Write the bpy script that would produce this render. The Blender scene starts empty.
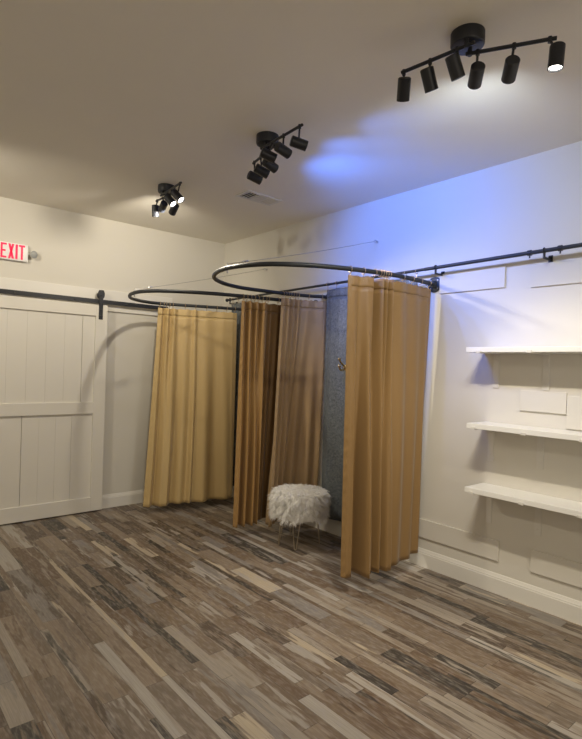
import bpy, bmesh, math, random
from mathutils import Vector, Matrix
import numpy as np

random.seed(7)
rng = np.random.default_rng(11)
scene = bpy.context.scene
COL = scene.collection
CEIL = 3.05

# ------------------------------------------------------------------ materials
def new_mat(name):
    m = bpy.data.materials.new(name); m.use_nodes = True
    nt = m.node_tree; b = nt.nodes['Principled BSDF']
    return m, nt, b

def N(nt, typ, **kw):
    n = nt.nodes.new(typ)
    for k, v in kw.items():
        setattr(n, k, v)
    return n

def L(nt, a, b):
    nt.links.new(a, b)

def plain(name, col, rough=0.5, metal=0.0, bump=0.0, bscale=200.0, var=0.0, vscale=3.0, spec=None):
    m, nt, b = new_mat(name)
    b.inputs['Base Color'].default_value = (*col, 1)
    b.inputs['Roughness'].default_value = rough
    b.inputs['Metallic'].default_value = metal
    if spec is not None:
        b.inputs['Specular IOR Level'].default_value = spec
    tc = N(nt, 'ShaderNodeTexCoord')
    if var > 0:
        no = N(nt, 'ShaderNodeTexNoise'); no.inputs['Scale'].default_value = vscale; no.inputs['Detail'].default_value = 5
        L(nt, tc.outputs['Object'], no.inputs['Vector'])
        mx = N(nt, 'ShaderNodeMix', data_type='RGBA')
        mx.inputs[6].default_value = (*[c * (1 - var) for c in col], 1)
        mx.inputs[7].default_value = (*[min(1, c * (1 + var)) for c in col], 1)
        L(nt, no.outputs['Fac'], mx.inputs[0]); L(nt, mx.outputs[2], b.inputs['Base Color'])
    if bump > 0:
        n2 = N(nt, 'ShaderNodeTexNoise'); n2.inputs['Scale'].default_value = bscale; n2.inputs['Detail'].default_value = 3
        L(nt, tc.outputs['Object'], n2.inputs['Vector'])
        bp = N(nt, 'ShaderNodeBump'); bp.inputs['Strength'].default_value = bump; bp.inputs['Distance'].default_value = 0.002
        L(nt, n2.outputs['Fac'], bp.inputs['Height']); L(nt, bp.outputs['Normal'], b.inputs['Normal'])
    return m

def emit(name, col, strength):
    m, nt, b = new_mat(name)
    b.inputs['Base Color'].default_value = (*col, 1)
    b.inputs['Emission Color'].default_value = (*col, 1)
    b.inputs['Emission Strength'].default_value = strength
    return m

def satin(name, col, back=None):
    """Satin drapery: soft sheen, fine weave bump, a little light through the cloth."""
    m, nt, b = new_mat(name)
    tc = N(nt, 'ShaderNodeTexCoord')
    mp = N(nt, 'ShaderNodeMapping'); mp.inputs['Scale'].default_value = (30, 30, 2.2)
    L(nt, tc.outputs['Object'], mp.inputs['Vector'])
    no = N(nt, 'ShaderNodeTexNoise'); no.inputs['Scale'].default_value = 1.0; no.inputs['Detail'].default_value = 4
    L(nt, mp.outputs['Vector'], no.inputs['Vector'])
    mx = N(nt, 'ShaderNodeMix', data_type='RGBA')
    mx.inputs[6].default_value = (*[c * 0.95 for c in col], 1)
    mx.inputs[7].default_value = (*[c * 1.05 for c in col], 1)
    L(nt, no.outputs['Fac'], mx.inputs[0]); L(nt, mx.outputs[2], b.inputs['Base Color'])
    b.inputs['Roughness'].default_value = 0.42
    b.inputs['Specular IOR Level'].default_value = 0.35
    b.inputs['Sheen Weight'].default_value = 0.15
    b.inputs['Sheen Roughness'].default_value = 0.4
    # soft wrinkles in the cloth
    mp2 = N(nt, 'ShaderNodeMapping'); mp2.inputs['Scale'].default_value = (14, 14, 6)
    L(nt, tc.outputs['Object'], mp2.inputs['Vector'])
    n2 = N(nt, 'ShaderNodeTexNoise'); n2.inputs['Scale'].default_value = 1.0; n2.inputs['Detail'].default_value = 2
    L(nt, mp2.outputs['Vector'], n2.inputs['Vector'])
    bp = N(nt, 'ShaderNodeBump'); bp.inputs['Strength'].default_value = 0.3; bp.inputs['Distance'].default_value = 0.006
    L(nt, n2.outputs['Fac'], bp.inputs['Height']); L(nt, bp.outputs['Normal'], b.inputs['Normal'])
    tr = N(nt, 'ShaderNodeBsdfTranslucent'); L(nt, mx.outputs[2], tr.inputs['Color'])
    ms = N(nt, 'ShaderNodeMixShader'); ms.inputs[0].default_value = 0.06
    out = nt.nodes['Material Output']
    L(nt, b.outputs[0], ms.inputs[1]); L(nt, tr.outputs[0], ms.inputs[2]); L(nt, ms.outputs[0], out.inputs['Surface'])
    return m

def floor_material():
    m, nt, b = new_mat('reclaimed_plank_floor')
    tc = N(nt, 'ShaderNodeTexCoord')
    sx = N(nt, 'ShaderNodeSeparateXYZ'); L(nt, tc.outputs['Object'], sx.inputs[0])
    X, Y = sx.outputs[0], sx.outputs[1]
    def M(op, a, b_=None, c=None):
        n = N(nt, 'ShaderNodeMath', operation=op)
        for i, v in enumerate((a, b_, c)):
            if v is None: continue
            if isinstance(v, (int, float)): n.inputs[i].default_value = v
            else: L(nt, v, n.inputs[i])
        return n.outputs[0]
    def W(*ids):
        c = N(nt, 'ShaderNodeCombineXYZ')
        for i, v in enumerate(ids):
            if isinstance(v, (int, float)): c.inputs[i].default_value = v
            else: L(nt, v, c.inputs[i])
        w = N(nt, 'ShaderNodeTexWhiteNoise', noise_dimensions='3D'); L(nt, c.outputs[0], w.inputs['Vector'])
        return w
    PW = 0.19
    r = M('DIVIDE', X, PW); row = M('FLOOR', r); fx = M('FRACT', r)
    h1 = W(row, 3.0, 1.0).outputs['Value']; h2 = W(row, 5.0, 9.0).outputs['Value']
    b1 = M('MULTIPLY_ADD', h1, 0.28, 0.2); b2 = M('MULTIPLY_ADD', h2, 0.26, 0.6)
    g1 = M('GREATER_THAN', fx, b1); g2 = M('GREATER_THAN', fx, b2)
    strip = M('ADD', M('MULTIPLY', row, 3.0), M('ADD', g1, g2))
    sw = W(strip, 1.7, 4.1)
    sc = N(nt, 'ShaderNodeSeparateColor'); L(nt, sw.outputs['Color'], sc.inputs[0])
    yo = M('MULTIPLY_ADD', sc.outputs[0], 6.0, Y)
    ln = M('MULTIPLY_ADD', sc.outputs[1], 0.66, 0.34)
    q = M('DIVIDE', yo, ln); cell = M('FLOOR', q); fy = M('FRACT', q)
    idn = W(strip, cell, 2.3)
    ic = N(nt, 'ShaderNodeSeparateColor'); L(nt, idn.outputs['Color'], ic.inputs[0])
    cols = [(0.0, (0.052, 0.044, 0.036)), (.08, (0.099, 0.071, 0.050)), (.20, (0.139, 0.094, 0.061)), (.32, (0.174, 0.128, 0.088)),
            (.44, (0.239, 0.187, 0.137)), (.56, (0.171, 0.134, 0.101)), (.66, (0.307, 0.265, 0.215)), (.78, (0.369, 0.337, 0.294)),
            (.86, (0.223, 0.200, 0.177)), (.92, (0.446, 0.374, 0.273)), (.96, (0.174, 0.131, 0.094)), (1.0, (0.398, 0.342, 0.265))]
    def ramp(fac, const=True):
        cr = N(nt, 'ShaderNodeValToRGB'); e = cr.color_ramp
        e.interpolation = 'CONSTANT' if const else 'LINEAR'
        while len(e.elements) < len(cols): e.elements.new(0.5)
        for el, (p, c) in zip(e.elements, cols):
            el.position = p; el.color = (*c, 1)
        L(nt, fac, cr.inputs[0]); return cr.outputs[0]
    ca = ramp(ic.outputs[0]); cb = ramp(ic.outputs[1])
    # ragged worn patches, stretched along the boards
    def noise(vx, vy, scale, detail, off=None, dist=0.0):
        c = N(nt, 'ShaderNodeCombineXYZ')
        L(nt, M('MULTIPLY', X, vx), c.inputs[0]); L(nt, M('MULTIPLY', Y, vy), c.inputs[1])
        if off is not None: L(nt, off, c.inputs[2])
        n = N(nt, 'ShaderNodeTexNoise'); n.inputs['Scale'].default_value = scale; n.inputs['Detail'].default_value = detail
        n.inputs['Distortion'].default_value = dist
        L(nt, c.outputs[0], n.inputs['Vector']); return n.outputs['Fac']
    off = M('MULTIPLY', ic.outputs[2], 40.0)
    n1 = noise(26, 2.8, 1.0, 10, off, 0.0)
    th = N(nt, 'ShaderNodeMapRange'); th.inputs[1].default_value = .53; th.inputs[2].default_value = .58
    L(nt, n1, th.inputs[0])
    mA = N(nt, 'ShaderNodeMix', data_type='RGBA'); L(nt, M('MULTIPLY', th.outputs[0], 0.85), mA.inputs[0]); L(nt, ca, mA.inputs[6]); L(nt, cb, mA.inputs[7])
    # pale chalky wear
    n3 = noise(75, 16, 1.0, 10, off, 0.0)
    th3 = N(nt, 'ShaderNodeMapRange'); th3.inputs[1].default_value = .45; th3.inputs[2].default_value = .72
    L(nt, n3, th3.inputs[0])
    mB = N(nt, 'ShaderNodeMix', data_type='RGBA'); L(nt, M('MULTIPLY', th3.outputs[0], 0.42), mB.inputs[0])
    L(nt, mA.outputs[2], mB.inputs[6]); mB.inputs[7].default_value = (.39, .35, .30, 1)
    # grain
    g = noise(210, 5, 1.0, 6, off, 0.3)
    gm = N(nt, 'ShaderNodeMapRange'); gm.inputs[1].default_value = .3; gm.inputs[2].default_value = .7
    gm.inputs[3].default_value = .84; gm.inputs[4].default_value = 1.12; L(nt, g, gm.inputs[0])
    mC = N(nt, 'ShaderNodeMix', data_type='RGBA', blend_type='MULTIPLY'); mC.inputs[0].default_value = 1
    L(nt, mB.outputs[2], mC.inputs[6])
    cg = N(nt, 'ShaderNodeCombineColor')
    for i in range(3): L(nt, gm.outputs[0], cg.inputs[i])
    L(nt, cg.outputs[0], mC.inputs[7])
    # dark plank joints
    e1 = M('LESS_THAN', fx, 0.012)
    cellh = M('MULTIPLY', fy, ln); e2 = M('LESS_THAN', cellh, 0.0025)
    jt = M('MULTIPLY', M('MAXIMUM', e1, e2), 0.65)
    mD = N(nt, 'ShaderNodeMix', data_type='RGBA'); L(nt, jt, mD.inputs[0]); L(nt, mC.outputs[2], mD.inputs[6]); mD.inputs[7].default_value = (.03, .025, .022, 1)
    L(nt, mD.outputs[2], b.inputs['Base Color'])
    rr = N(nt, 'ShaderNodeMapRange'); rr.inputs[3].default_value = .38; rr.inputs[4].default_value = .62; L(nt, n3, rr.inputs[0])
    L(nt, rr.outputs[0], b.inputs['Roughness'])
    b.inputs['Specular IOR Level'].default_value = 0.4
    bp = N(nt, 'ShaderNodeBump'); bp.inputs['Strength'].default_value = .25; bp.inputs['Distance'].default_value = .0015
    L(nt, M('SUBTRACT', g, jt), bp.inputs['Height']); L(nt, bp.outputs[0], b.inputs['Normal'])
    return m

def brocade():
    m, nt, b = new_mat('grey_brocade_cloth')
    tc = N(nt, 'ShaderNodeTexCoord')
    no = N(nt, 'ShaderNodeTexNoise'); no.inputs['Scale'].default_value = 55; no.inputs['Detail'].default_value = 6; no.inputs['Distortion'].default_value = 1.2
    L(nt, tc.outputs['Object'], no.inputs['Vector'])
    cr = N(nt, 'ShaderNodeValToRGB'); cr.color_ramp.elements[0].position = .30; cr.color_ramp.elements[1].position = .72
    cr.color_ramp.elements[0].color = (.055, .062, .066, 1); cr.color_ramp.elements[1].color = (.17, .187, .195, 1)
    L(nt, no.outputs['Fac'], cr.inputs[0]); L(nt, cr.outputs[0], b.inputs['Base Color'])
    b.inputs['Roughness'].default_value = .55
    bp = N(nt, 'ShaderNodeBump'); bp.inputs['Strength'].default_value = .4; bp.inputs['Distance'].default_value = .003
    L(nt, no.outputs['Fac'], bp.inputs['Height']); L(nt, bp.outputs[0], b.inputs['Normal'])
    return m

WALL_C = (.66, .63, .56)
M_wall = plain('painted_wall', WALL_C, .75, bump=.12, bscale=140, var=.02, vscale=1.5)
M_ceil = plain('painted_ceiling', (.84, .80, .715), .9, bump=.25, bscale=90, var=.02)
M_trim = plain('trim_paint', (.74, .715, .655), .42, bump=.03, bscale=60)
M_door = plain('barn_door_paint', (.71, .68, .61), .5, bump=.08, bscale=120, var=.02, vscale=4)
M_shelf = plain('shelf_white', (.80, .785, .74), .35, bump=.03, bscale=60)
M_bracket = plain('bracket_white', (.68, .655, .60), .4)
M_screw = plain('screw_steel', (.45, .43, .40), .35, metal=.8)
M_black = plain('black_powder_coat', (.016, .017, .020), .45, bump=.05, bscale=300)
M_track = plain('track_light_black', (.013, .015, .022), .42, bump=.04, bscale=300)
M_pipe = plain('black_iron_pipe', (.020, .023, .026), .5, metal=.0, var=.25, vscale=20)
M_wire = plain('steel_wire', (.30, .29, .28), .4, metal=.8)
M_hook = plain('zinc_hook', (.50, .50, .50), .35, metal=.9)
M_ringm = plain('curtain_ring_metal', (.42, .30, .17), .35, metal=.8)
M_brass = plain('brass', (.62, .45, .18), .3, metal=1.0)
M_leg = plain('brushed_gold_wire', (.46, .39, .29), .4, metal=.9)
M_signbox = plain('sign_plastic', (.88, .87, .86), .45)
M_red = emit('exit_red', (.80, .02, .09), .55)
M_lampglass = plain('lamp_lens_grey', (.34, .35, .34), .25, bump=.6, bscale=260)
M_vent = plain('vent_white', (.70, .68, .64), .5)
M_dark = plain('vent_dark', (.05, .05, .05), .8)
M_floor = floor_material()
M_gold = satin('gold_satin', (.55, .395, .18))
M_bronze = satin('bronze_satin', (.305, .185, .073))
M_taupe = satin('taupe_satin', (.42, .285, .150))
M_brown = satin('brown_satin', (.40, .235, .085))
M_brown_dark = satin('brown_satin_dark', (.20, .112, .042))  # darker copy of the brown satin, for the flat panel beside the bunch
M_grey = brocade()
M_fur = plain('white_fur', (.93, .915, .88), .7, var=.05, vscale=45)
def _fur_glow():
    nt = M_fur.node_tree; b = nt.nodes['Principled BSDF']
    tr = N(nt, 'ShaderNodeBsdfTranslucent'); tr.inputs['Color'].default_value = (.93, .91, .87, 1)
    ms = N(nt, 'ShaderNodeMixShader'); ms.inputs[0].default_value = .35
    L(nt, b.outputs[0], ms.inputs[1]); L(nt, tr.outputs[0], ms.inputs[2]); L(nt, ms.outputs[0], nt.nodes['Material Output'].inputs['Surface'])
_fur_glow()
M_lens_off = plain('bulb_off', (.08, .08, .08), .3)
M_lens_w = emit('bulb_white', (1, .95, .86), 14)
M_lens_b = emit('bulb_blue', (.12, .25, 1.0), 10)

# ------------------------------------------------------------------ mesh helpers
class MB:
    def __init__(self): self.bm = bmesh.new()
    def box(self, a, b, bevel=0.0):
        a, b = Vector(a), Vector(b)
        vs = []
        for z in (a.z, b.z):
            for (x, y) in ((a.x, a.y), (b.x, a.y), (b.x, b.y), (a.x, b.y)):
                vs.append(self.bm.verts.new((x, y, z)))
        fs = [(0, 3, 2, 1), (4, 5, 6, 7), (0, 1, 5, 4), (1, 2, 6, 5), (2, 3, 7, 6), (3, 0, 4, 7)]
        faces = [self.bm.faces.new([vs[i] for i in f]) for f in fs]
        if bevel > 0:
            edges = list({e for f in faces for e in f.edges})
            bmesh.ops.bevel(self.bm, geom=edges, offset=bevel, segments=2, affect='EDGES', profile=.5)
        return self
    def prism(self, poly, axis, lo, hi):
        """polygon (list of 2D) extruded along axis 0/1/2"""
        def P(u, v, w):
            return {0: (w, u, v), 1: (u, w, v), 2: (u, v, w)}[axis]
        A = [self.bm.verts.new(P(u, v, lo)) for u, v in poly]
        B = [self.bm.verts.new(P(u, v, hi)) for u, v in poly]
        n = len(poly)
        self.bm.faces.new(A[::-1]); self.bm.faces.new(B)
        for i in range(n): self.bm.faces.new([A[i], A[(i + 1) % n], B[(i + 1) % n], B[i]])
        return self
    def lathe(self, p0, d, prof, seg=28, cap0=True, cap1=True):
        """revolve profile [(t along d, radius)] about the axis p0 + t*d"""
        p0 = Vector(p0); d = Vector(d).normalized()
        up = Vector((0, 0, 1)) if abs(d.z) < .9 else Vector((1, 0, 0))
        u = d.cross(up).normalized(); w = d.cross(u).normalized()
        rings = []
        for t, r in prof:
            rings.append([self.bm.verts.new(p0 + d * t + (u * math.cos(2 * math.pi * i / seg) + w * math.sin(2 * math.pi * i / seg)) * r) for i in range(seg)])
        for a, b in zip(rings, rings[1:]):
            for i in range(seg):
                self.bm.faces.new([a[i], a[(i + 1) % seg], b[(i + 1) % seg], b[i]])
        if cap0: self.bm.faces.new(rings[0][::-1])
        if cap1: self.bm.faces.new(rings[-1])
        return self
    def cyl(self, a, b, r, seg=20):
        a, b = Vector(a), Vector(b); l = (b - a).length
        return self.lathe(a, b - a, [(0, r), (l, r)], seg)
    def ball(self, c, r, seg=16):
        prof = [(-r * math.cos(math.pi * i / 10), max(1e-4, r * math.sin(math.pi * i / 10))) for i in range(11)]
        return self.lathe(c, (0, 0, 1), prof, seg)
    def tube(self, pts, r, seg=12, closed=False):
        pts = [Vector(p) for p in pts]; n = len(pts)
        prev = None; rings = []
        for i, p in enumerate(pts):
            if closed: t = pts[(i + 1) % n] - pts[i - 1]
            else: t = pts[min(i + 1, n - 1)] - pts[max(i - 1, 0)]
            t.normalize()
            if prev is None:
                up = Vector((0, 0, 1)) if abs(t.z) < .9 else Vector((1, 0, 0))
                u = t.cross(up).normalized()
            else:
                u = (prev - t * prev.dot(t)).normalized()
            prev = u; w = t.cross(u)
            rings.append([self.bm.verts.new(p + (u * math.cos(2 * math.pi * k / seg) + w * math.sin(2 * math.pi * k / seg)) * r) for k in range(seg)])
        m = n if closed else n - 1
        for i in range(m):
            a, b = rings[i], rings[(i + 1) % n]
            for k in range(seg):
                self.bm.faces.new([a[k], a[(k + 1) % seg], b[(k + 1) % seg], b[k]])
        if not closed:
            self.bm.faces.new(rings[0][::-1]); self.bm.faces.new(rings[-1])
        return self
    def build(self, name, mat, parent=None, base=None, smooth=False, fixn=True):
        base = Vector(base) if base is not None else (BASE[parent.name] if parent else Vector((0, 0, 0)))
        if fixn: bmesh.ops.recalc_face_normals(self.bm, faces=self.bm.faces)
        bmesh.ops.translate(self.bm, verts=self.bm.verts, vec=-base)
        me = bpy.data.meshes.new(name); self.bm.to_mesh(me); self.bm.free()
        me.materials.append(mat)
        o = bpy.data.objects.new(name, me); COL.objects.link(o)
        if parent: o.parent = parent
        else: o.location = base
        BASE[o.name] = base
        if smooth:
            for p in me.polygons: p.use_smooth = True
            me.set_sharp_from_angle(angle=math.radians(40))
        return o

BASE = {}
def thing(name, base, label, cat, group=None):
    o = bpy.data.objects.new(name, None); COL.objects.link(o)
    o.location = base; o.empty_display_size = .1
    BASE[o.name] = Vector(base)
    return tag(o, label, cat, group)
def tag(o, label, cat, group=None):
    o['label'] = label; o['category'] = cat
    if group: o['group'] = group
    return o
def struct(o):
    o['kind'] = 'structure'; return o

# ------------------------------------------------------------------ room shell
X0, X1, Y0, Y1 = -6.6, 0.0, -9.6, 0.0
def shell():
    m = MB(); m.box((X0 - .1, Y0 - .1, -.1), (X1 + .1, Y1 + .1, 0)); struct(m.build('floor', M_floor))
    m = MB(); m.box((X0 - .1, Y0 - .1, CEIL), (X1 + .1, Y1 + .1, CEIL + .1)); struct(m.build('ceiling', M_ceil))
    m = MB(); m.box((X0 - .1, Y1, 0), (X1, Y1 + .1, CEIL)); struct(m.build('wall_back', M_wall))
    m = MB(); m.box((X1, Y0, 0), (X1 + .1, Y1 + .1, CEIL)); struct(m.build('wall_right', M_wall))
    m = MB(); m.box((X0 - .1, Y0, 0), (X0, Y1, CEIL)); struct(m.build('wall_left', M_wall))
    m = MB(); m.box((X0 - .1, Y0 - .1, 0), (X1 + .1, Y0, CEIL)); struct(m.build('wall_front', M_wall))
    # baseboard profile: tall flat board with a stepped and rounded cap
    prof = [(0, 0), (.016, 0), (.016, .104), (.013, .108), (.013, .116), (.010, .121), (.006, .132), (.004, .138), (0, .140)]
    m = MB(); m.prism([(-a, z) for a, z in prof], 1, Y0, Y1 - .0165)       # u=x, v=z
    struct(m.build('baseboard_right', M_trim))
    m = MB(); m.prism([(-a, z) for a, z in prof], 0, X0, X1)       # u=y, v=z
    struct(m.build('baseboard_back', M_trim))
    m = MB(); m.box((-3.1, -.020, 2.085), (-.70, 0, 2.305), .002)
    struct(m.build('trim_1', M_trim))
shell()

# ------------------------------------------------------------------ barn door and its track
def barn_door():
    xr, xl = -1.468, -2.76
    t = thing('barn_door', ((xr + xl) / 2, -.075, 0), 'white painted sliding barn door hung on the black rail at left', 'door')
    yb, yp, yf = -.045, -.066, -.084           # back, plank face, frame face
    def pk(edges, gaps, z0, z1):
        m = MB()
        for i, (a, b) in enumerate(zip(edges, edges[1:])):
            ga = gaps[i] if i < len(gaps) else .0003; gb = gaps[i + 1] if i + 1 < len(gaps) else .0003
            m.box((a + ga, yp, z0), (b - gb, yb, z1), .0005)
        m.box((edges[0], yb - .004, z0), (edges[-1], yb, z1))
        return m
    pk([xl + .12, -2.575, -2.40, -2.228, -2.055, -1.885, -1.714, xr - .115], [.0003, .0003, .0003, .0004, .0004, .0004, .0018, .0003], 1.13, 2.025).build('upper_plank_panel', M_door, t)
    pk([xl + .12, -2.60, -2.43, -2.253, -2.10, -1.947, -1.795, xr - .115], [.0003, .0003, .0003, .0024, .0003, .0003, .0008, .0003], .15, 1.02).build('lower_plank_panel', M_door, t)
    for a, b in ((xr - .122, xr), (xl, xl + .122)):
        m = MB(); m.box((a, yf, .012), (b, yb, 2.135), .003); m.build('stile', M_door, t)
    for n, z0, z1 in (('top_rail', 2.018, 2.135), ('middle_rail', 1.015, 1.135), ('bottom_rail', .012, .155)):
        m = MB(); m.box((xl + .121, yf, z0), (xr - .121, yb, z1), .003); m.build(n, M_door, t)
    for x in (-1.541, -2.68):
        m = MB(); m.box((x - .021, yf - .006, 1.985), (x + .021, yf, 2.225), .002)
        m.prism([(x - .021, 2.222), (x + .021, 2.222), (x + .034, 2.235), (x + .034, 2.262), (x + .022, 2.288), (x - .022, 2.288), (x - .034, 2.262), (x - .034, 2.235)], 1, yf - .006, yf)
        s = m.build('hanger_strap', M_black, t)
        m = MB(); m.lathe((x, yf + .001, 2.232), (0, 1, 0), [(0, .036), (.006, .038), (.008, .033), (.016, .033), (.018, .038), (.022, .036)])
        m.build('wheel', M_black, s, smooth=True)
        for z in (2.02, 2.085, 2.232):
            m = MB(); m.lathe((x, yf - .006, z), (0, -1, 0), [(0, .009), (.004, .008), (.006, .004)], 12)
            m.build('bolt', M_black, s, smooth=True)
barn_door()

def door_track():
    t = thing('barn_door_track', (-1.9, -.06, 2.17), 'long flat black steel rail the barn door slides on', 'rail')
    m = MB(); m.box((-3.05, -.072, 2.150), (-.78, -.064, 2.193), .001); m.build('rail_bar', M_black, t)
    for x in (-2.9, -2.35, -1.80, -1.25, -.86):
        m = MB(); m.cyl((x, -.064, 2.171), (x, -.020, 2.171), .011, 14); s = m.build('standoff', M_black, t, smooth=True)
        m = MB(); m.lathe((x, -.072, 2.171), (0, -1, 0), [(0, .010), (.004, .009), (.006, .005)], 12); m.build('bolt_head', M_black, s, smooth=True)
door_track()

# ------------------------------------------------------------------ exit sign
def exit_sign():
    xa, xb, za, zb = -2.502, -2.232, 2.474, 2.637
    t = thing('exit_sign', ((xa + xb) / 2, 0, (za + zb) / 2), 'white EXIT sign with red letters and round lamp above barn door', 'sign')
    m = MB(); m.box((xa, -.042, za), (xb, -.001, zb), .010); m.build('housing', M_signbox, t, smooth=True)
    y0, y1 = -.0445, -.041; lo, hi = 2.488, 2.625; s = .0165; mid = (lo + hi) / 2
    def letter(polys):
        m = MB()
        for p in polys: m.prism(p, 1, y0, y1)
        m.build('letter', M_red, t)
    R = lambda a, b, c, d: [(a, c), (b, c), (b, d), (a, d)]
    a, b = -2.468, -2.418
    letter([R(a, a + s, lo, hi), R(a + s, b, hi - s, hi), R(a + s, b - .008, mid - s / 2, mid + s / 2), R(a + s, b, lo, lo + s)])
    a, b = -2.405, -2.354; w = .019
    letter([[(a, lo), (a + w, lo), (b, hi), (b - w, hi)], [(b - w, lo), (b, lo), (a + w, hi), (a, hi)]])
    a = -2.343; letter([R(a, a + s + .002, lo, hi)])
    a, b = -2.314, -2.262; c = (a + b) / 2
    letter([R(a, b, hi - s, hi), R(c - s / 2, c + s / 2, lo, hi - s)])
    m = MB(); m.cyl((xb - .004, -.028, 2.556), (-2.205, -.028, 2.556), .010, 14)
    arm = m.build('lamp_arm', M_signbox, t, smooth=True)
    d = Vector((.25, -1, -.15)).normalized(); c = Vector((-2.190, -.038, 2.555))
    m = MB(); m.lathe(c - d * .018, d, [(0, .014), (.008, .027), (.026, .034), (.038, .036)], 24); h = m.build('lamp_head', plain('lamp_grey', (.42, .42, .40), .5), t, smooth=True)
    m = MB(); m.lathe(c + d * .020, d, [(0, .033), (.004, .030), (.007, .018), (.008, .002)], 24); m.build('lamp_lens', M_lampglass, h, smooth=True)
exit_sign()

# ------------------------------------------------------------------ curves
def catmull(pts, n=12):
    P = [Vector(p) for p in pts]; out = []
    E = [P[0] * 2 - P[1]] + P + [P[-1] * 2 - P[-2]]
    for i in range(1, len(E) - 2):
        a, b, c, d = E[i - 1], E[i], E[i + 1], E[i + 2]
        for k in range(n):
            t = k / n
            out.append(.5 * ((2 * b) + (c - a) * t + (2 * a - 5 * b + 4 * c - d) * t * t + (3 * b - a - 3 * c + d) * t ** 3))
    out.append(P[-1]); return out

RING_NEAR_Z, RING_FAR_Z = 2.240, 2.185
near_pts = [(0, -3.05), (-.25, -3.068), (-.479, -3.075), (-.72, -3.04), (-.943, -2.975), (-1.182, -2.865), (-1.381, -2.694), (-1.475, -2.49),
            (-1.485, -2.28), (-1.425, -2.08), (-1.326, -1.913), (-1.209, -1.80), (-1.066, -1.715), (-.89, -1.668), (-.70, -1.672), (-.475, -1.695), (-.25, -1.735), (0, -1.86)]
far_pts = [(0, -1.675), (-.267, -1.655), (-.448, -1.63), (-.727, -1.575), (-.965, -1.515), (-1.2, -1.415), (-1.41, -1.275), (-1.51, -1.153),
           (-1.552, -.99), (-1.525, -.777), (-1.413, -.53), (-1.249, -.39), (-1.071, -.345), (-.906, -.38), (-.619, -.49), (-.362, -.585), (0, -.69)]
near_curve = catmull([(x, y, 0) for x, y in near_pts]); far_curve = catmull([(x, y, 0) for x, y in far_pts])

def hoop(curve, z, r, label, flange_r):
    t = thing('curtain_hoop', (0, (curve[0].y + curve[-1].y) / 2, z), label, 'curtain rod')
    pts = [Vector((p.x, p.y, z)) for p in curve]
    m = MB(); m.tube(pts, r, 14); m.build('bent_pipe', M_pipe, t, smooth=True)
    for p, d, fr in ((pts[0], (pts[1] - pts[0]), flange_r[0]), (pts[-1], (pts[-2] - pts[-1]), flange_r[1])):
        m = MB(); m.lathe((0, p.y, z), (-1, 0, 0), [(0, fr), (.008, fr), (.011, fr * .9), (.013, fr * .5), (.040, fr * .42), (.044, fr * .36)], 28)
        f = m.build('wall_flange', M_pipe, t, smooth=True)
        for k in range(4):
            a = math.pi / 4 + k * math.pi / 2
            m = MB(); m.lathe((-.010, p.y + math.cos(a) * fr * .72, z + math.sin(a) * fr * .72), (-1, 0, 0), [(0, .007), (.003, .006), (.004, .002)], 10)
            m.build('flange_screw', M_screw, f, smooth=True)
    return t
hoop(near_curve, RING_NEAR_Z, .0165, 'nearer black bent-pipe curtain hoop with round wall flange, higher in the photo', (.062, .042))
hoop(far_curve, RING_FAR_Z, .0165, 'farther black bent-pipe curtain hoop beside the barn door rail, lower in the photo', (.042, .050))

# ------------------------------------------------------------------ long straight rod on right wall
def rod_z(y): return 2.327 + (-.235 - y) * .0085
def wall_rod():
    t = thing('wall_rod', (0, -2.5, 2.34), 'long straight thin black rod running the length of right wall', 'rod')
    x = -.10; ya, yb = -.25, -5.2
    m = MB(); m.cyl((x, ya, rod_z(ya)), (x, -3.02, rod_z(-3.02)), .0115, 14); m.build('rod_section', M_pipe, t, smooth=True)
    m = MB(); m.cyl((x, -3.02, rod_z(-3.02)), (x, yb, rod_z(yb)), .0135, 14); m.build('rod_section', M_pipe, t, smooth=True)
    m = MB(); m.ball((x, ya + .012, rod_z(ya)), .021); m.build('end_ball', M_black, t, smooth=True)
    for y in (-.30, -3.12, -3.94, -5.0):
        z = rod_z(y)
        m = MB()
        m.box((-.006, y - .014, z - .085), (0, y + .014, z - .015), .001)
        m.cyl((-.004, y, z - .045), (x, y, z - .045), .0075, 12)
        m.cyl((x, y, z - .050), (x, y, z - .008), .0085, 12)
        b = m.build('rod_bracket', M_black, t, smooth=True)
        ring = [(x + math.cos(a) * .0175, y, z + math.sin(a) * .0175) for a in [2 * math.pi * k / 20 for k in range(20)]]
        m = MB(); m.tube(ring, .0045, 8, closed=True); m.build('clamp_ring', M_black, b, smooth=True)
    for y in (-3.845, -4.04):
        z = rod_z(y)
        m = MB(); m.lathe((x, y + .012, z), (0, -1, 0), [(0, .019), (.024, .019)], 18); m.cyl((x, y, z - .016), (x, y, z - .034), .005, 10)
        m.build('rod_collar', M_black, t, smooth=True)
wall_rod()

# ------------------------------------------------------------------ curtains
def sample_path(curve, xa, xb, rev=False):
    """points of the curve between two arc fractions"""
    d = [0]
    for a, b in zip(curve, curve[1:]): d.append(d[-1] + (b - a).length)
    return d
def arc_at_x(curve, x, lo, hi):
    """arc length where the curve (index range lo..hi) reaches x"""
    d = sample_path(curve, 0, 0)
    best = min(range(int(lo * len(curve)), int(hi * len(curve))), key=lambda i: abs(curve[i].x - x))
    return d[best]
def point_at(curve, s):
    d = sample_path(curve, 0, 0)
    s = max(0, min(d[-1], s))
    for i in range(len(d) - 1):
        if d[i + 1] >= s:
            f = (s - d[i]) / max(1e-9, d[i + 1] - d[i]); return curve[i].lerp(curve[i + 1], f)
    return curve[-1].copy()

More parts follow.
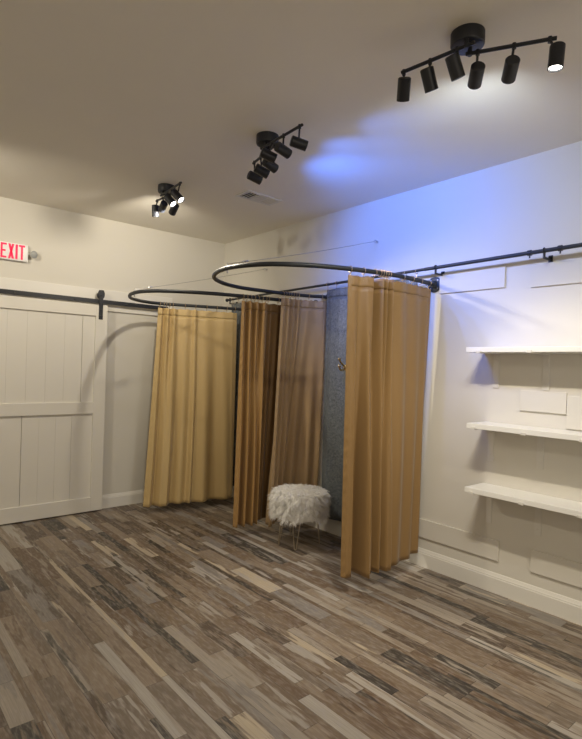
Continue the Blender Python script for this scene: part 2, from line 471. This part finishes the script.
def interp(ctrl, u):
    """smooth cosine interpolation of (u, value) points"""
    if u <= ctrl[0][0]: return ctrl[0][1]
    for (a, va), (b, vb) in zip(ctrl, ctrl[1:]):
        if u <= b:
            t = (u - a) / max(1e-9, b - a); t = .5 - .5 * math.cos(math.pi * t)
            return va + (vb - va) * t
    return ctrl[-1][1]

def grid_mesh(mb, rows):
    vr = [[mb.bm.verts.new(p) for p in r] for r in rows]
    for a, b in zip(vr, vr[1:]):
        for i in range(len(a) - 1):
            mb.bm.faces.new([a[i], a[i + 1], b[i + 1], b[i]])

def curtain(name, label, group, mat, top, bot, ztop, hem, folds_t, folds_b, nsign, ncol=260, nrow=56, seed=1, ring_us=(), ring_r=.0238, ring_z=None, pathring=None, side_w=.03, hemwave=None):
    """top/bot: functions u->plan point (Vector2-like); folds: displacement towards nsign normal."""
    rg = random.Random(seed)
    base = Vector(((top(0).x + top(1).x) / 2, (top(0).y + top(1).y) / 2, 0))
    t = thing(name, (base.x, base.y, 0), label, 'curtain', group)
    ph = [rg.uniform(0, 6.28) for _ in range(6)]
    def P(u, v):
        a = top(u); b = bot(u)
        w = v ** 1.15
        p = a.lerp(b, w)
        e = .004
        tg = (top(min(1, u + e)).lerp(bot(min(1, u + e)), w) - top(max(0, u - e)).lerp(bot(max(0, u - e)), w))
        tg.z = 0; tg.normalize()
        n = Vector((tg.y, -tg.x, 0)) * nsign
        # folds wander a little on the way down
        uu = u + .010 * math.sin(2.3 * v + ph[0] + 4 * u) * (v) * math.sin(math.pi * min(1, max(0, u)))
        k = min(1, v / .9); k = k * k * (3 - 2 * k)
        d = interp(folds_t, uu) * (1 - k) + interp(folds_b, uu) * k
        d += .004 * math.sin(9 * u * 3.1 + ph[1] + 2.5 * v) * (.3 + v) + .003 * math.sin(23 * u + ph[2] - 4 * v)
        p = p + n * d
        ht = hem(u)
        z = ztop - (ztop - ht) * v
        if v < .06:   # sag of the heading between the rings
            z -= .006 * (.5 - .5 * math.cos(2 * math.pi * len(ring_us) * u)) * (1 - v / .06)
        return Vector((p.x, p.y, z))
    us = [i / (ncol - 1) for i in range(ncol)]
    Hh = ztop - hem(.5)
    vh = .075 / Hh
    vs = [vh * k / 4 for k in range(5)]; vs += [vh + (1 - vh) * (k + 1) / nrow for k in range(nrow)]
    def surf(nm, uu, vv, thick, mt):
        m = MB(); grid_mesh(m, [[P(u, v) for u in uu] for v in vv])
        o = m.build(nm, mt, t, smooth=True, fixn=False)
        so = o.modifiers.new('thickness', 'SOLIDIFY'); so.thickness = thick; so.offset = 0
        return o
    surf('fabric_panel', us, vs[4:], .0016, mat)
    surf('heading_hem', us, vs[:5], .0034, mat)
    # puckered side hems
    def side(u0, u1):
        m = MB()
        rows = []
        for k in range(180):
            v = k / 179; row = []
            for j in range(5):
                u = u0 + (u1 - u0) * j / 4
                q = P(u, v); pk = .0028 * math.sin(v * 150 + j * .8 + ph[3]) * math.sin(math.pi * j / 4)
                row.append(q + Vector((pk, pk * .4, 0)))
            rows.append(row)
        grid_mesh(m, rows)
        o = m.build('side_hem', mat, t, smooth=True, fixn=False)
        so = o.modifiers.new('thickness', 'SOLIDIFY'); so.thickness = .004; so.offset = 0
    side(0, side_w); side(1 - side_w, 1)
    # rings that carry the heading on the pipe
    for u in ring_us:
        c = pathring(u); e = .01
        tg = (pathring(min(1, u + e)) - pathring(max(0, u - e))); tg.z = 0; tg.normalize()
        nn = Vector((tg.y, -tg.x, 0)) * rg.choice((-.15, .12, .2))
        q = P(u, .012)
        ax = Vector((-tg.y, tg.x, 0))
        pts = []
        for k in range(22):
            a = 2 * math.pi * k / 22
            pts.append(Vector((c.x, c.y, ring_z - .0035)) + ax * (math.cos(a) * ring_r) + Vector((0, 0, math.sin(a) * ring_r)))
        m = MB(); m.tube(pts, .0026, 8, closed=True)
        lo = Vector((c.x, c.y, ring_z - .0035 - ring_r))
        m.tube([lo, lo.lerp(q, .5) + Vector((0, 0, -.002)), q + Vector((0, 0, -.006))], .0022, 6)
        m.build('curtain_ring', M_ringm, t, smooth=True)
    return t, P

def ring_path(curve, s0, s1):
    return lambda u: point_at(curve, s0 + (s1 - s0) * u)
def line_path(pts):
    c = catmull([(x, y, 0) for x, y in pts]); tot = sample_path(c, 0, 0)[-1]
    return lambda u: point_at(c, tot * u)
CG = 'satin curtains on the two hoops'

# 1: nearest curtain, on the near arm of the near hoop
a0 = arc_at_x(near_curve, -.925, 0, .5); a1 = arc_at_x(near_curve, -.055, 0, .3)
tp = ring_path(near_curve, a0, a1)
ft = [(0, .0), (.05, .012), (.11, -.006), (.18, .018), (.215, .022), (.262, -.062), (.31, .036), (.335, -.022), (.36, .030), (.385, -.030), (.415, .034), (.455, -.010), (.54, .010), (.64, -.004), (.74, .010), (.84, -.004), (.93, .008), (1, .0)]
fb = [(0, .0), (.04, .022), (.075, .016), (.105, -.095), (.14, -.090), (.185, .100), (.215, -.02), (.25, .030), (.285, -.03), (.32, .045), (.36, -.028), (.40, .055), (.44, .058), (.48, -.012), (.58, .020), (.68, -.006), (.78, .016), (.87, -.010), (.94, .014), (1, -.03)]
curtain('curtain', 'bronze brown satin curtain nearest the shelves, bunched at its middle', CG, M_bronze, tp,
        line_path([(-.905, -2.985), (-.70, -3.03), (-.48, -3.05), (-.22, -3.03), (-.03, -2.99)]), RING_NEAR_Z - .040, lambda u: .112 + .035 * max(0, u - .55) ** 1.2, ft, fb, 1, seed=3,
        ring_us=(.02, .14, .25, .30, .325, .35, .375, .40, .56, .69, .82, .96), ring_z=RING_NEAR_Z, pathring=tp)

# 2: on the far arm of the near hoop, behind the stool
b0 = arc_at_x(near_curve, -.455, .6, 1); b1 = arc_at_x(near_curve, -.012, .8, 1)
tp = ring_path(near_curve, b0, b1)
ft = [(0, .0), (.05, .012), (.10, -.016), (.16, .018), (.22, -.018), (.28, .020), (.34, -.018), (.40, .020), (.46, -.006), (.60, .008), (.75, -.004), (.90, .008), (1, 0)]
fb = [(0, .0), (.06, .018), (.13, -.055), (.20, .015), (.27, -.05), (.34, .02), (.42, -.045), (.52, .005), (.66, -.03), (.80, .010), (.92, -.02), (1, .0)]
curtain('curtain', 'taupe satin curtain hanging behind the white fur stool', CG, M_taupe, tp,
        line_path([(-.565, -1.73), (-.40, -1.665), (-.22, -1.70), (-.045, -1.82)]), RING_NEAR_Z - .040, lambda u: .085 + .02 * u, ft, fb, 1, seed=5, ncol=220,
        ring_us=(.03, .09, .15, .21, .27, .33, .39, .62, .90), ring_z=RING_NEAR_Z, pathring=tp, side_w=.05)

# 3: on the near arm of the far hoop, left of the stool
c0 = arc_at_x(far_curve, -.800, 0, .5); c1 = arc_at_x(far_curve, -.565, 0, .4); c2 = arc_at_x(far_curve, -.285, 0, .3)
tp = ring_path(far_curve, c0, c1)
ft = [(0, .0), (.08, .024), (.20, -.030), (.32, .030), (.45, -.028), (.57, .030), (.70, -.024), (.83, .038), (1, .004)]
fb = [(0, .01), (.12, .044), (.26, -.045), (.40, .055), (.55, -.045), (.70, .055), (.83, -.02), (.92, .044), (1, -.03)]
curtain('curtain', 'narrow bunched brown satin curtain between the pale gold curtain and the fur stool', CG, M_brown, tp,
        line_path([(-.805, -1.515), (-.72, -1.545), (-.65, -1.565), (-.575, -1.58)]), RING_FAR_Z - .040, lambda u: .075 + .015 * u, ft, fb, 1, seed=9, ncol=170,
        ring_us=(.05, .2, .35, .5, .65, .8, .95), ring_z=RING_FAR_Z, pathring=tp, side_w=.09)
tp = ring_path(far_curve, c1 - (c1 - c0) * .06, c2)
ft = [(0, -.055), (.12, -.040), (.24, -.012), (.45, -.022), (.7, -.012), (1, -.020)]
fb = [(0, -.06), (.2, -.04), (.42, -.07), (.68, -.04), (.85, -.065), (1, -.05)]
curtain('curtain', 'brown satin curtain in a darker tone hanging flat in the gap left of the stool', CG, M_brown_dark, tp,
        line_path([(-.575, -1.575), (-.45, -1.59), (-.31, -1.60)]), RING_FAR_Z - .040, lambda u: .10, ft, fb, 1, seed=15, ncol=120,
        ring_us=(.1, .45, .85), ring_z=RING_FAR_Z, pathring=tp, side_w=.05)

# 4: pale curtain on the far arm of the far hoop
d0 = arc_at_x(far_curve, -1.035, .65, 1); d1 = arc_at_x(far_curve, -.215, .75, 1)
tp = ring_path(far_curve, d0, d1)
ft = [(0, .0), (.04, .022), (.08, -.024), (.12, .026), (.16, -.022), (.20, .022), (.25, -.010), (.34, .010), (.42, -.010), (.455, .014), (.50, -.010), (.60, .008), (.72, -.008), (.84, .010), (.93, .012), (1, -.01)]
fb = [(0, -.01), (.05, .025), (.10, -.03), (.16, .06), (.22, .062), (.28, -.05), (.37, .012), (.44, -.024), (.475, .024), (.515, -.034), (.62, .045), (.74, -.05), (.87, .060), (.94, .03), (1, -.03)]
curtain('curtain', 'pale gold satin curtain next to the barn door, lightest of the curtains', CG, M_gold, tp,
        line_path([(-1.175, -.43), (-.97, -.47), (-.70, -.56), (-.42, -.60), (-.185, -.62)]), RING_FAR_Z - .042, lambda u: .070 + .012 * u, ft, fb, 1, seed=12,
        ring_us=(.02, .07, .10, .14, .18, .33, .46, .60, .73, .86, .97), ring_z=RING_FAR_Z, pathring=tp)

# grey brocade panels hung flat from the wall rod
def grey_panel(label, ya, yb, hemz, seed, corner, rings):
    tpx = lambda u: Vector((-.100, ya + (yb - ya) * u, 0))
    f = [(i / 12, .010 * math.sin(i * 1.9 + seed)) for i in range(13)]
    f2 = [(i / 12, .016 * math.sin(i * 1.9 + seed + .4)) for i in range(13)]
    curtain('backdrop_curtain', label, 'grey curtains on the wall rod', M_grey, tpx, tpx, rod_z((ya + yb) / 2) - .052, lambda u: hemz, f, f2, -1, ncol=120, nrow=40, seed=seed,
            ring_us=rings, ring_r=.0165, ring_z=rod_z((ya + yb) / 2), pathring=tpx, side_w=.02)
grey_panel('grey brocade curtain on the straight rod behind the brass hook', -1.925, -2.96, .165, 2, 0, (.015, .13, .30, .5, .7, .88, .985))
grey_panel('narrow strip of grey brocade curtain beside the pale gold curtain', -.345, -.60, .165, 6, 0, (.06, .5, .94))

# ------------------------------------------------------------------ brass hook
def brass_hook():
    y, z = -2.215, 1.565
    t = thing('coat_hook', (0, y, z), 'small brass coat hook poking out in front of grey curtain', 'hook')
    x0 = -.124
    m = MB(); m.cyl((0, y, z), (x0 + .004, y, z), .006, 12); m.build('mounting_stem', M_brass, t, smooth=True)
    m = MB(); m.lathe((x0 + .006, y, z), (-1, 0, 0), [(0, .026), (.005, .026), (.008, .020), (.009, .003)], 22); m.build('backplate', M_brass, t, smooth=True)
    c = catmull([(x0, y, z + .01), (x0 - .03, y - .002, z - .022), (x0 - .062, y - .004, z - .020), (x0 - .075, y - .004, z + .012)], 8)
    m = MB(); m.tube(c, .0080, 10); m.ball(c[-1], .0135); m.build('lower_prong', M_brass, t, smooth=True)
    c = catmull([(x0, y, z + .012), (x0 - .03, y, z + .028), (x0 - .058, y + .002, z + .052), (x0 - .068, y + .003, z + .075)], 8)
    m = MB(); m.tube(c, .0080, 10); m.ball(c[-1], .0135); m.build('upper_prong', M_brass, t, smooth=True)
brass_hook()

# ------------------------------------------------------------------ support wires
def support_wire(label, hoop_pt, wall_pt):
    h, w = Vector(hoop_pt), Vector(wall_pt)
    t = thing('support_wire', wall_pt, label, 'wire')
    d = (h - w).normalized()
    e = w + Vector((-.030, 0, 0))
    m = MB(); m.lathe(w, (-1, 0, 0), [(0, .011), (.003, .011), (.004, .004), (.018, .004)], 12)
    m.tube([e + Vector((math.cos(a) * .011, 0, math.sin(a) * .011)) for a in [2 * math.pi * k / 16 for k in range(16)]], .0028, 6, closed=True)
    m.build('eye_screw', M_hook, t, smooth=True)
    s = e + d * .013
    top = h + Vector((0, 0, .032))
    pts = [s.lerp(top, k / 10) + Vector((0, 0, -.010 * math.sin(math.pi * k / 10))) for k in range(11)]
    m = MB(); m.tube(pts, .0022, 6); m.build('wire', M_wire, t, smooth=True)
    b = s.lerp(top, .90)
    dd = (top - s).normalized()
    m = MB(); m.lathe(b - dd * .03, dd, [(0, .003), (.01, .0065), (.05, .0065), (.06, .003)], 10); m.build('turnbuckle', M_hook, t, smooth=True)
    m = MB(); m.cyl(h + Vector((0, 0, -.034)), h + Vector((0, 0, .042)), .0035, 10)
    m.lathe(h + Vector((0, 0, -.030)), (0, 0, 1), [(0, .008), (.008, .008)], 6); m.lathe(h + Vector((0, 0, .016)), (0, 0, 1), [(0, .008), (.006, .008)], 6)
    m.build('hoop_bolt', M_hook, t, smooth=True)
support_wire('thin steel wire from the nearer hoop up to right wall', (-1.481, -2.33, RING_NEAR_Z), (0, -2.445, 2.677))
support_wire('thin steel wire from the farther hoop to right wall near corner', (-1.541, -.90, RING_FAR_Z), (0, -.866, 2.63))

# ------------------------------------------------------------------ fur stool
def stool():
    C0 = Vector((-.450, -2.03, 0))
    t = thing('stool', C0, 'round white shaggy fur stool on thin gold hairpin legs', 'stool')
    R, zb, zt = .222, .240, .462
    prof = [(0, .02), (0.0, R * .9), (.012, R), (.10, R + .004), (.19, R), (.212, R - .014), (.222, R - .05), (.222, .02)]
    m = MB(); m.lathe((C0.x, C0.y, zb), (0, 0, 1), prof, 40); seat = m.build('seat_cushion', M_fur, t, smooth=True)
    rg = random.Random(4); m = MB(); bm = m.bm
    def strand(p, d0, length, droop, w):
        p = Vector(p); d = Vector(d0).normalized(); side = d.cross(Vector((rg.uniform(-1, 1), rg.uniform(-1, 1), rg.uniform(-1, 1)))).normalized()
        prev = None; seg = 4
        for k in range(seg + 1):
            ww = w * (1 - k / seg) ** .7 + .0001
            a, b = bm.verts.new(p + side * ww), bm.verts.new(p - side * ww)
            if prev: bm.faces.new([prev[0], prev[1], b, a])
            prev = (a, b)
            p = p + d * (length / seg); d = (d + Vector((0, 0, -droop)) + Vector((rg.uniform(-.2, .2), rg.uniform(-.2, .2), rg.uniform(-.2, .2)))).normalized()
    def tuft(root, d0, length, droop, spread, n):
        d0 = Vector(d0).normalized()
        for _ in range(n):
            o = Vector((rg.uniform(-1, 1), rg.uniform(-1, 1), rg.uniform(-1, 1))) * spread
            strand(Vector(root) + o, d0 - o * 9 + Vector((rg.uniform(-.12, .12), rg.uniform(-.12, .12), rg.uniform(-.12, .12))), length * rg.uniform(.75, 1.1), droop, .0017)
    for i in range(620):                      # sides, hanging tufts
        a = rg.uniform(0, 2 * math.pi); z = zb + .008 + (zt - zb - .016) * rg.random() ** .9
        b = a + rg.uniform(-.8, .8)
        tuft(C0 + Vector((math.cos(a) * R * .985, math.sin(a) * R * .985, z)), (math.cos(b), math.sin(b), rg.uniform(-.5, .6)), rg.uniform(.050, .080), .42, .013, 19)
    for i in range(520):                      # top, combed outwards
        a = rg.uniform(0, 2 * math.pi); r = R * math.sqrt(rg.random()); b = a + rg.uniform(-1.2, 1.2)
        tuft(C0 + Vector((math.cos(a) * r, math.sin(a) * r, zt - (.010 if r > R * .92 else .002))), (math.cos(b) * .8, math.sin(b) * .8, rg.uniform(.25, .8)), rg.uniform(.030, .052), .36, .012, 16)
    f = m.build('fur_cover', M_fur, t, fixn=False); f['kind'] = 'stuff'
    for k, ang in enumerate((-140, 160, 70, -47)):
        a = math.radians(ang); u = Vector((math.cos(a), math.sin(a), 0)); s = Vector((-u.y, u.x, 0))
        top = C0 + u * .160 + Vector((0, 0, zb + .004)); foot = C0 + u * .185
        pts = [top + s * .032, top.lerp(foot, .5) + s * .021 + Vector((0, 0, 0))]
        pts += [foot + s * .010 + Vector((0, 0, .022))]
        for j in range(1, 8):
            b = math.pi * j / 8
            pts.append(foot + s * (.010 * math.cos(b)) + Vector((0, 0, .016 - .0125 * math.sin(b))))
        pts += [foot - s * .010 + Vector((0, 0, .022)), top.lerp(foot, .5) - s * .021, top - s * .032]
        m = MB(); m.tube(pts, .0040, 8); leg = m.build('leg', M_leg, t, smooth=True)
stool()

# ------------------------------------------------------------------ shelves
def shelf(label, ztop, ya=-3.512, oy=-.018):
    yb, d, th = -4.72, .25, .034
    t = thing('wall_shelf', (0, (ya + yb) / 2, ztop), label, 'shelf', 'white shelves on the right wall')
    m = MB(); m.box((-d, yb, ztop - th), (-.002, ya, ztop), .002); m.build('board', M_shelf, t)
    for y in (-3.545 + oy, -3.895 + oy, -4.245 + oy, -4.595 + oy):
        zb = ztop - th
        m = MB()
        m.box((-.006, y - .022, zb - .245), (-.0005, y + .022, zb), .001)
        m.box((-d - .006, y - .016, zb - .005), (-.001, y + .016, zb - .0002), .001)
        m.box((-d - .007, y - .016, zb - .005), (-d - .001, y + .016, zb + .012), .001)
        b = m.build('bracket', M_bracket, t)
        for dz in (.045, .20):
            m = MB(); m.lathe((-.006, y, zb - dz), (-1, 0, 0), [(0, .005), (.002, .004), (.003, .002)], 10)
            m.build('screw', M_bracket, b, smooth=True)
shelf('top white wall shelf on right wall, near eye level', 1.728, -3.49, -.04)
shelf('middle white wall shelf on right wall, between two others', 1.203)
shelf('bottom white wall shelf on right wall, above the low blank boards', .760)

# blank boards fixed to the wall
def board(label, ya, yb, za, zb):
    m = MB(); m.box((-.013, yb, za), (-.0005, ya, zb), .0015)
    o = m.build('mounted_board', M_wall, None, base=(0, (ya + yb) / 2, (za + zb) / 2)); tag(o, label, 'board', 'blank white boards on the right wall')
board('blank white board on wall next to the round pipe flange', -3.10, -3.632, 2.162, 2.315)
board('blank white board under the wall rod at the right photo edge', -3.815, -4.70, 2.143, 2.296)
board('small blank white board just above the middle shelf', -3.770, -4.071, 1.304, 1.442)
board('blank white board reaching down to middle shelf at right photo edge', -4.074, -4.70, 1.212, 1.420)
board('low blank white board above the baseboard beside the nearest curtain', -2.976, -3.648, .230, .374)
board('low blank white board above the baseboard under the bottom shelf', -3.874, -4.70, .230, .380)

# ------------------------------------------------------------------ ceiling vent
def vent():
    cx, cy = -.770, -1.722; hx, hy = .190, .098
    t = thing('ceiling_vent', (cx, cy, CEIL), 'white rectangular air vent in the ceiling near the corner', 'vent')
    m = MB()
    for a, b in (((-hx, -hy), (hx, -hy + .024)), ((-hx, hy - .024), (hx, hy)), ((-hx, -hy + .024), (-hx + .024, hy - .024)), ((hx - .024, -hy + .024), (hx, hy - .024))):
        m.box((cx + a[0], cy + a[1], CEIL - .010), (cx + b[0], cy + b[1], CEIL), .002)
    m.build('frame', M_vent, t)
    m = MB(); m.box((cx - hx + .02, cy - hy + .02, CEIL - .002), (cx + hx - .02, cy + hy - .02, CEIL - .0003)); m.build('duct_opening', M_dark, t)
    for k in range(12):
        x = cx - hx + .040 + k * (2 * hx - .08) / 11; tilt = (-.010 if k < 4 else .0 if k < 8 else .010)
        m = MB(); w = .011 if 4 <= k < 8 else .004
        m.prism([(x - w, CEIL - .003), (x + w, CEIL - .003), (x + w + tilt, CEIL - .011), (x - w + tilt, CEIL - .011)], 1, cy - hy + .024, cy + hy - .024)
        m.build('louver', M_vent, t)
    for k in (4, 8):
        x = cx - hx + .040 + (k - .5) * (2 * hx - .08) / 11
        m = MB(); m.box((x - .004, cy - hy + .024, CEIL - .011), (x + .004, cy + hy - .024, CEIL - .002)); m.build('divider', M_vent, t)
vent()

# ------------------------------------------------------------------ ceiling track lights
WHITE = (1.0, .905, .735)
COOL = (.80, .90, 1.0)
BLUE = (.05, .185, .92)
ZBAR = 2.962
def spot(name, loc, d, power, col, cone=110, blend=.7, radius=.022):
    l = bpy.data.lights.new(name, 'SPOT'); l.energy = power; l.color = col
    l.spot_size = math.radians(cone); l.spot_blend = blend; l.shadow_soft_size = radius
    o = bpy.data.objects.new(name, l); COL.objects.link(o)
    o.location = loc; o.rotation_euler = Vector(d).to_track_quat('-Z', 'Y').to_euler()
    return o
def track_light(label, c, bars, heads):
    """c canopy centre; bars list of (p, q) plan ends; heads list of (plan xy on bar, plan centre, z, direction, state, power, cone)"""
    t = thing('track_light', (c[0], c[1], CEIL), label, 'ceiling light', 'black track lights on the ceiling')
    m = MB(); m.lathe((c[0], c[1], CEIL), (0, 0, -1), [(0, .073), (.050, .073), (.056, .070), (.058, .064)], 36); m.build('canopy', M_track, t, smooth=True)
    for p, q, piv in bars:
        m = MB(); m.cyl((p[0], p[1], ZBAR), (q[0], q[1], ZBAR), .0085, 14); b = m.build('bar', M_track, t, smooth=True)
        m = MB(); m.cyl((piv[0], piv[1], ZBAR - .010), (piv[0], piv[1], CEIL - .056), .010, 14); m.build('pivot', M_track, b, smooth=True)
    for bar_xy, cen, z, d, state, power, cone in heads:
        d = Vector(d).normalized(); cc = Vector((cen[0], cen[1], z)); r, h = .0305, .098
        m = MB(); m.lathe(cc - d * h / 2, d, [(0, r - .004), (.004, r), (h, r), (h, r - .003), (h - .010, r - .004)], 28, cap1=True)
        hd = m.build('lamp_head', M_track, t, smooth=True)
        top = Vector((bar_xy[0], bar_xy[1], ZBAR)); near = cc + Vector((0, 0, r * .5))
        m = MB(); m.cyl(top, near, .0055, 10); m.lathe(top + Vector((0, 0, .010)), (0, 0, -1), [(0, .009), (.024, .009)], 12)
        m.build('stem', M_track, hd, smooth=True)
        m = MB(); m.lathe(cc + d * (h / 2 - .0095), d, [(0, r - .0045), (.003, r - .006), (.004, .004)], 24)
        m.build('bulb', {'w': M_lens_w, 'b': M_lens_b, 'o': M_lens_off}[state], hd, smooth=True)
        if power > 0:
            spot('bulb_light', cc + d * (h / 2 + .012), d, power, BLUE if state == 'b' else (COOL if c[1] < -4 and d.z > -.5 else WHITE), cone)

# near fixture
track_light('nearest black six-lamp track light, largest on the ceiling', (-1.472, -4.185),
    [((-1.560, -3.895), (-1.520, -4.250), (-1.524, -4.212)), ((-1.472, -4.178), (-1.300, -4.497), (-1.464, -4.193))],
    [((-1.556, -3.905), (-1.553, -3.905), 2.882, (.55, .50, -.95), 'w', 44, 95),
     ((-1.541, -4.040), (-1.537, -4.035), 2.882, (.60, .02, -1.08), 'w', 72, 82),
     ((-1.529, -4.170), (-1.540, -4.170), 2.882, (.60, -.08, -1.05), 'w', 56, 82),
     ((-1.448, -4.222), (-1.425, -4.205), 2.876, (.72, .60, -.36), 'w', 17, 124),
     ((-1.378, -4.352), (-1.360, -4.330), 2.876, (.75, .58, -.36), 'w', 17, 124),
     ((-1.312, -4.474), (-1.305, -4.500), 2.880, (-.02, .06, -.95), 'w', 14, 130)])
# middle fixture, lamps tinted blue
track_light('middle black six-lamp track light casting blue light on wall', (-1.478, -2.752),
    [((-1.545, -3.170), (-1.515, -2.735), (-1.510, -2.775)), ((-1.405, -2.500), (-1.480, -2.830), (-1.460, -2.740))],
    [((-1.543, -3.145), (-1.530, -3.126), 2.872, (.90, -.46, -.22), 'b', 26, 94),
     ((-1.532, -2.985), (-1.535, -2.986), 2.872, (.93, .00, -.22), 'b', 58, 94),
     ((-1.523, -2.860), (-1.550, -2.860), 2.872, (.85, -.35, -.30), 'o', 0, 0),
     ((-1.462, -2.750), (-1.452, -2.755), 2.868, (.92, .06, -.24), 'b', 58, 94),
     ((-1.432, -2.620), (-1.427, -2.631), 2.868, (.85, -.30, -.36), 'o', 0, 0),
     ((-1.410, -2.520), (-1.388, -2.499), 2.868, (.90, -.20, -.24), 'b', 56, 94)])
# far fixture
track_light('farthest black track light near the corner with lit white bulbs', (-1.500, -1.395),
    [((-1.578, -1.790), (-1.545, -1.380), (-1.548, -1.420)), ((-1.505, -1.215), (-1.505, -1.470), (-1.505, -1.405))],
    [((-1.575, -1.765), (-1.565, -1.715), 2.876, (.36, -.58, -.68), 'w', 75, 94),
     ((-1.560, -1.600), (-1.572, -1.602), 2.868, (.34, -.58, -.70), 'w', 75, 94),
     ((-1.550, -1.450), (-1.473, -1.482), 2.845, (.10, .75, -.42), 'w', 62, 135),
     ((-1.505, -1.340), (-1.512, -1.361), 2.884, (.15, .75, -.30), 'o', 0, 120),
     ((-1.505, -1.235), (-1.525, -1.247), 2.866, (.10, .10, -1), 'o', 0, 0)])

# the other lamps of this ceiling, outside the view (second row to the left and the ones behind the camera)
for x, y, p in ((-3.55, -1.45, 100), (-3.55, -2.85, 6), (-3.55, -4.3, 10), (-1.5, -5.6, 36), (-3.6, -6.2, 14), (-1.5, -7.2, 14)):
    spot('room_lamp', (x, y, 2.88), (.28, .45, -.8) if y > -2 else (.05, .02, -1), p, WHITE, 165, .35, .04)
# added soft fill light behind the camera, no window is built there
al = bpy.data.lights.new('rear_fill_light', 'AREA'); al.shape = 'RECTANGLE'; al.size = 4.5; al.size_y = 2.0; al.energy = 60; al.color = (1.0, .90, .76)
ao = bpy.data.objects.new('rear_fill_light', al); COL.objects.link(ao); ao.location = (-3.4, -9.5, 1.35); ao.rotation_euler = (math.radians(90), 0, 0)
# added fill lights without fixtures, out of view behind and left of the camera
for x, y, z, p in ((-3.2, -7.4, 1.9, 14), (-5.6, -4.0, 1.9, 24)):
    pl = bpy.data.lights.new('fill_point', 'POINT'); pl.energy = p; pl.color = WHITE; pl.shadow_soft_size = .15
    po = bpy.data.objects.new('fill_point', pl); COL.objects.link(po); po.location = (x, y, z)

# ------------------------------------------------------------------ world, camera, view
w = bpy.data.worlds.new('world'); scene.world = w; w.use_nodes = True
w.node_tree.nodes['Background'].inputs[0].default_value = (.05, .05, .05, 1)
w.node_tree.nodes['Background'].inputs[1].default_value = 0.2

cam = bpy.data.cameras.new('camera'); co = bpy.data.objects.new('camera', cam); COL.objects.link(co)
yaw, pitch, roll = math.radians(40.50292553), math.radians(-.17408297), math.radians(1.77077818)
fw = Vector((math.sin(yaw) * math.cos(pitch), math.cos(yaw) * math.cos(pitch), math.sin(pitch)))
r = Vector((math.cos(yaw), -math.sin(yaw), 0)); u = r.cross(fw)
r2 = r * math.cos(roll) + u * math.sin(roll); u2 = u * math.cos(roll) - r * math.sin(roll)
mw = Matrix.Identity(4)
for i in range(3):
    mw[i][0], mw[i][1], mw[i][2] = r2[i], u2[i], -fw[i]
mw[0][3], mw[1][3], mw[2][3] = -3.53641, -5.468237, 1.546943
co.matrix_world = mw
cam.sensor_fit = 'VERTICAL'; cam.sensor_height = 24; cam.lens = 24 * 522.31 / 739
cam.clip_start = .05
scene.camera = co
vs = scene.view_settings
vs.view_transform = 'Standard'; vs.look = 'None'; vs.gamma = 1; vs.use_curve_mapping = False
vs.exposure = -0.42
